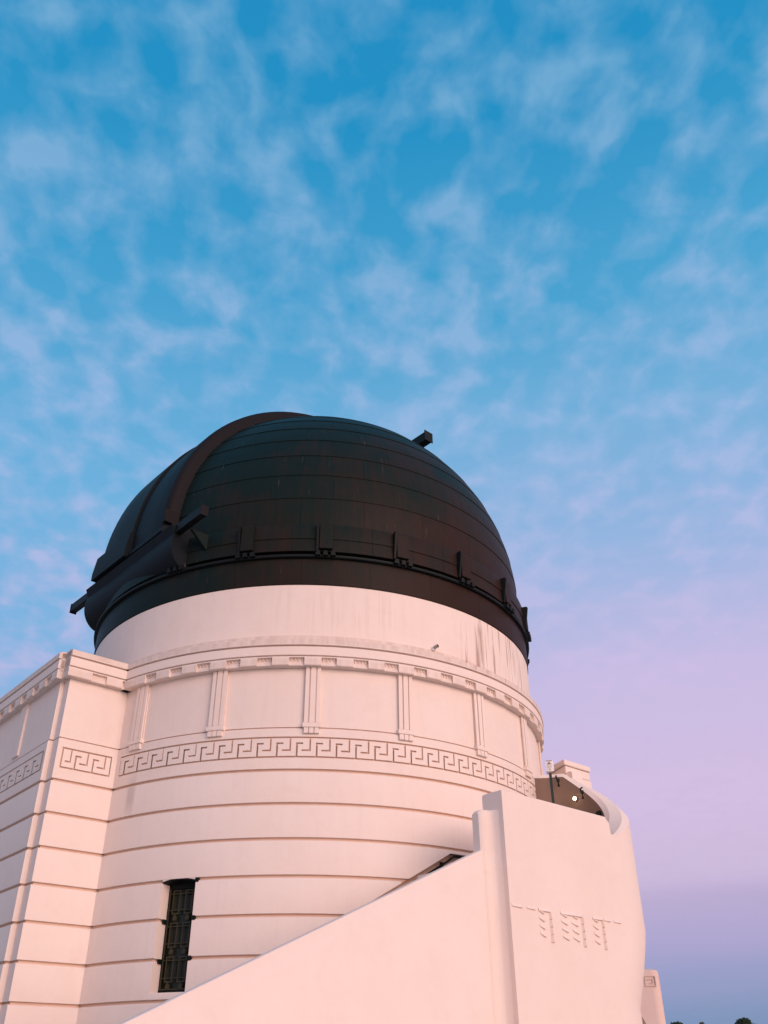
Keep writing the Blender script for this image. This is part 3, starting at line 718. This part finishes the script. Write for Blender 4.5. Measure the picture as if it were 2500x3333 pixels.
# dark bent brackets
def bracket(th0, z0, th1, z1, label):
    pts = [nose(th0, RN - TH - .005, z0), nose(th0 - .6 * (th0 - th1) * .4, RN - TH - .09, z0 - .05), nose((th0 + th1) / 2 , RN - TH - .10, z0 - .10), nose(th1, RN - TH - .10, z0 - .13), nose(th1, RN - TH - .10, z1 - .04)]
    t_ = thing('rail_bracket', label, 'bracket', tuple(pts[0]), 'handrail brackets inside the curved parapet')
    V, F = tube_vf(pts, [.016, .018, .018, .026, .03], 8); obj('arm', V, F, 'iron', t_, 40)
    V, F = box_vf(pts[3], Vector((1, 0, 0)), Vector((0, 1, 0)), UZ, .028, .028, .03); obj('clamp', V, F, 'iron', t_, 0)
bracket(118, 5.71, 115, 5.49, 'bent dark bracket on the curved parapet beside the green post')
bracket(86, 5.36, 82, 5.13, 'bent dark bracket on the curved parapet beside the lit lamp')
t_ = thing('floodlight', 'small dark hooded floodlight low inside the curved parapet rim', 'lamp', tuple(nose(55, RN - TH - .02, 4.58)))
V, F = tube_vf([nose(55, .98, 4.50), nose(55, .97, 4.60), nose(55, .99, 4.70), nose(55, 1.03, 4.74)], [.07, .075, .05, .015], 10); obj('hood', V, F, 'iron', t_, 40)
V, F = tube_vf([nose(55, .97, 4.52), nose(55, 1.06, 4.50)], .02, 8); obj('stem', V, F, 'iron', t_, 40)
# sign on a green post
pc = stairp(2.26, 5.5, 0); tocam = (CAM - pc); tocam.z = 0; tocam.normalize(); sx = Vector((-tocam.y, tocam.x, 0))
sx = Vector((tocam.y, -tocam.x, 0)) if sx.dot(rt) < 0 else sx
t_ = thing('sign_post', 'white notice panel on a dark green post behind the bastion', 'sign', (pc.x, pc.y, EYE + 3.16))
def at_sign(x, d, z): return Vector((pc.x, pc.y, EYE + z)) + sx * x + tocam * d
V, F = box_vf(at_sign(0, 0, (3.16 + 5.63) / 2), sx, tocam, UZ, .028, .028, (5.63 - 3.16) / 2); obj('post', V, F, 'green', t_, 0)
V, F = tube_vf([at_sign(0, 0, 5.62), at_sign(0, 0, 5.70)], .007, 6); obj('stem', V, F, 'iron', t_, 30)
o = box('panel', at_sign(0, 0, 5.795), sx, UZ, .088, .120, .010, 'white', t_, .006)
def flat(name, pts, mat, d=.0125):
    V = [at_sign(x, d, 5.795 + z) for x, z in pts] + [at_sign(x, d + .0015, 5.795 + z) for x, z in pts]; n = len(pts)
    obj(name, V, [tuple(range(n))[::-1], tuple(range(n, 2 * n))] + [(i, (i + 1) % n, n + (i + 1) % n, n + i) for i in range(n)], mat, t_, 0)
flat('heading', [(-.062, .098), (.062, .098), (.062, .112), (-.062, .112)], 'sign_brown')
flat('symbol', [(-.042, .030), (.046, .034), (.044, .048), (.016, .052), (.012, .078), (-.006, .084), (-.018, .054), (-.044, .050)], 'sign_brown')
for k in range(4): flat('text_line', [(-.052, .006 - k * .016), (.052 - .012 * (k % 2), .006 - k * .016), (.052 - .012 * (k % 2), .010 - k * .016), (-.052, .010 - k * .016)], 'sign_grey')
flat('round_mark', [(.002 + .018 * cos(rad(a)), -.078 + .018 * sin(rad(a))) for a in range(0, 360, 30)], 'sign_grey')
# roof pier beyond the curved parapet
bx = Line(stairp(4.74, 4.0, 0).xy, AB)
t_ = thing('roof_pier', 'square white stucco pier with flat cap behind the curved parapet', 'pier', tuple(bx(.5, -.4, -EYE)))
def quadbox(name, u0, u1, d0, d1, z0, z1, skew=.0, bev=.012):
    V = [bx(u0, d1, z0), bx(u1, d1, z0), bx(u1, d0, z0), bx(u0 - skew, d0, z0), bx(u0, d1, z1), bx(u1, d1, z1), bx(u1, d0, z1), bx(u0 - skew, d0, z1)]
    o = obj(name, V, [(0, 3, 2, 1), (4, 5, 6, 7), (0, 1, 5, 4), (1, 2, 6, 5), (2, 3, 7, 6), (3, 0, 4, 7)], 'stair', t_, 0)
    bm = bmesh.new(); bm.from_mesh(o.data); bmesh.ops.bevel(bm, geom=list(bm.edges), offset=bev, segments=2, affect='EDGES'); bm.to_mesh(o.data); bm.free()
quadbox('shaft', .06, 1.02, -.78, -.03, 6.452, 6.66, -.3); quadbox('cap', 0, 1.04, -.82, 0, 6.672, 6.80, -.3)
quadbox('base', .04, 1.03, -.80, -.015, -1.7, 6.440, -.3)
V, F = sweep_vf(bx, [(-.05, 5.5), (.12, 5.5), (.12, 6.46), (.09, 6.50), (-.05, 6.51)], [.10, .14, .40, .50]); obj('corbel', V, F, 'stair', t_, 40)
# fixture on the upper drum
a_ = 26.44; p0 = Arc(5.43)(a_, 0, 7.62); out = (Vector((p0.x, p0.y, 0))).normalized()
t_ = thing('drum_spotlight', 'small white cylindrical spotlight fixed to the plain upper drum', 'lamp', tuple(p0))
sd_ = Vector((out.y * -1, out.x, 0))
box('mount', p0 + out * .03, out, sd_, .03, .034, .038, 'white', t_, .006)
tube('body', [p0 + out * .05 + UZ * .01, p0 + out * .07 + UZ * .014, p0 + out * .145 + UZ * .03 + sd_ * .03], [.026, .036, .038], 'fixture', t_, 14)
tube('lens', [p0 + out * .142 + UZ * .0295 + sd_ * .0288, p0 + out * .149 + UZ * .031 + sd_ * .0318], [.030, .030], 'iron', t_, 14)
# handrail inside the niche
t_ = thing('handrail', 'dark metal handrail in the sloping niche of the drum wall', 'handrail', tuple(drum(26.5, -.06, 3.4)))
pts = [drum(u, -.07, niche_top(u) - .115) for u in drum.us(6, 28.2, 1.0)] + [drum(28.9, -.07, 3.54), drum(29.5, -.065, 3.575), drum(31.2, -.06, 3.578)]
tube('rail', pts, .019, 'iron', t_, 8)
tube('bracket', [drum(26.5, -.155, 3.36), drum(26.5, -.07, 3.36), drum(26.5, -.06, 3.45)], [.03, .035, .04], 'iron', t_, 8)

# ------------------------------------------------------------------ far pylon on the terrace
def ray_dir(px, py):                        # pixel of the photograph -> direction, used to find where far things stand
    return (fw + r2 * ((px - 1250) / 2927.7) - u2 * ((py - 1666.5) / 2927.7)).normalized()
def at_dist(px, py, dist):
    d = ray_dir(px, py); h = sqrt(d.x ** 2 + d.y ** 2); return CAM + d * (dist / h)
tp = at_dist(2118, 3152, 40.0)
pa = Line((0, 0), rad(16)); base_p = Vector((tp.x, tp.y, 0))
py = Line((base_p.x, base_p.y), rad(-14))
t_ = thing('terrace_pylon', 'distant salmon stucco pylon with carved key panel beside the bastion', 'pylon', (base_p.x, base_p.y, 0))
TZ = tp.z - EYE
RC = .35; pr = [(-2.2, 0)] + [(0 + RC * sin(rad(a)) - .06, -RC + RC * cos(rad(a))) for a in range(0, 91, 10)] + [(RC - .06, -2.0), (-2.2, -2.0)]
V, F = [], []
lv = [(-1.7, 0), (TZ - .14, 0), (TZ - .06, .03), (TZ, .12)]
for z, ins in lv:
    for (u, d) in pr: V.append(py(u - (ins if u > -1 else 0), d - ins * (1 if d > -1 else 0), z))
n = len(pr)
for i in range(len(lv) - 1):
    for j in range(n): F.append((i * n + j, i * n + (j + 1) % n, (i + 1) * n + (j + 1) % n, (i + 1) * n + j))
F.append(tuple((len(lv) - 1) * n + j for j in range(n)))
obj('shaft', V, F, 'far', t_, 30)
def strip(name, u0, u1, z0, z1, pth=None, d=.002):
    V, F = sweep_vf(pth or py, [(d - .02, z0), (d + .02, z0), (d + .02, z1), (d - .02, z1)], [u0, u1]); obj(name, V, F, 'key_tan', t_, 0)
kz = TZ - .62; kh = .36; lw = .03
for a in (-1.30, -.80, -.30):
    strip('key_line', a, a + .42, kz + kh - lw, kz + kh); strip('key_line', a, a + .42, kz, kz + lw); strip('key_line', a + .42 - lw, a + .42, kz + lw, kz + kh - lw); strip('key_line', a, a + lw, kz + lw, kz + kh - lw)
    strip('key_line', a + .10, a + .22, kz + .22, kz + .25); strip('key_line', a + .18, a + .30, kz + .09, kz + .12); strip('key_line', a + .28, a + .31, kz + .12, kz + .27)
side = Line(py(RC - .06, -RC, 0).xy, rad(-14 + 62))
for q, z in enumerate((kz + kh - .03, kz + .08, kz - .2)): strip('key_line', -.20 + .03 * q, -.08 + .03 * q, z, z + .03, side, .02)
# low curved terrace wall glimpsed between bastion and pylon
tw = at_dist(2092, 3333, 30.0); twp = Line((tw.x, tw.y), rad(10)); TT = at_dist(2086, 3288, 30.0).z - EYE
V, F = sweep_vf(twp, lambda u: [(0, -1.7), (0, TT - .40 * max(0, (u + .16) / .30) ** 1.6), (-.4, TT - .40 * max(0, (u + .16) / .30) ** 1.6), (-.4, -1.7)], [-2.0, -.16, -.10, -.04, .02, .08, .14, .20, .25])
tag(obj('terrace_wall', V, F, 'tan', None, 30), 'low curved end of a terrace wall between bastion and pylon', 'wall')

# ------------------------------------------------------------------ trees on the slope beyond the terrace
def tree(name, px, py_, dist, crown_r, crown_h, leafmat, label, seed, lean=0.0, leaf=.16, nleaf=5200):
    rnd = random.Random(seed); top = at_dist(px, py_, dist)
    base = Vector((top.x, top.y, 0)); H = top.z
    t_ = thing(name, label, 'tree', tuple(base), 'trees beyond the terrace')
    pts = [base + Vector((lean * (k / 6) ** 2 * .6, 0, H * .92 * k / 6)) for k in range(7)]
    tube('trunk', pts, [.26 * (1 - .85 * k / 6) for k in range(7)], 'bark', t_, 10)
    clumps = []
    V, F = [], []
    for k in range(16):
        a = rnd.uniform(0, 2 * pi); zt = H - crown_h * rnd.uniform(.08, .95); rr = crown_r * rnd.uniform(.25, .85) * sqrt(max(.05, 1 - ((zt - (H - crown_h * .5)) / (crown_h * .5)) ** 2))
        c = Vector((top.x + rr * cos(a), top.y + rr * sin(a), zt)); st = pts[min(6, max(2, int(6 * (zt - .8) / (H * .92))))]
        v, f = tube_vf([st, (st + c) / 2 + Vector((0, 0, -.1)), c], [.07, .05, .02], 6); F += [tuple(i + len(V) for i in q) for q in f]; V += v
        clumps.append((c, crown_r * rnd.uniform(.28, .5)))
    obj('limbs', V, F, 'bark', t_, 40)
    clumps.append((Vector((top.x, top.y, H - crown_r * .42)), crown_r * .42)); V, F = [], []
    for k in range(nleaf):
        c, r = clumps[rnd.randrange(len(clumps))] if k % 4 else clumps[-1]
        d = Vector((rnd.gauss(0, 1), rnd.gauss(0, 1), rnd.gauss(0, 1))).normalized() * r * rnd.random() ** .45
        p = c + d; p.z = min(p.z, H + rnd.uniform(-.1, .03))
        a = Vector((rnd.gauss(0, 1), rnd.gauss(0, 1), rnd.gauss(0, .6))).normalized(); b_ = a.orthogonal().normalized()
        s = leaf * rnd.uniform(.5, 1.1); i = len(V)
        V += [p - a * s, p + b_ * s * .45, p + a * s, p - b_ * s * .45]; F.append((i, i + 1, i + 2, i + 3))
    obj('crown', V, F, leafmat, t_, 0, recalc=False)
tree('tree', 2207, 3327, 75, .95, 3.0, 'leaf', 'round dark treetop closest to the salmon pylon', 3)
tree('tree', 2284, 3326, 95, .55, 2.6, 'leaf2', 'small pale thin treetop between two dark treetops', 5, leaf=.10, nleaf=1500)
tree('tree', 2421, 3313, 68, .85, 2.6, 'leaf', 'taller dark treetop with a shoulder sloping down beyond it', 8, lean=.3)
tree('tree', 2452, 3336, 70, 1.1, 2.6, 'leaf', 'low dark treetop merging with the taller tree', 11)
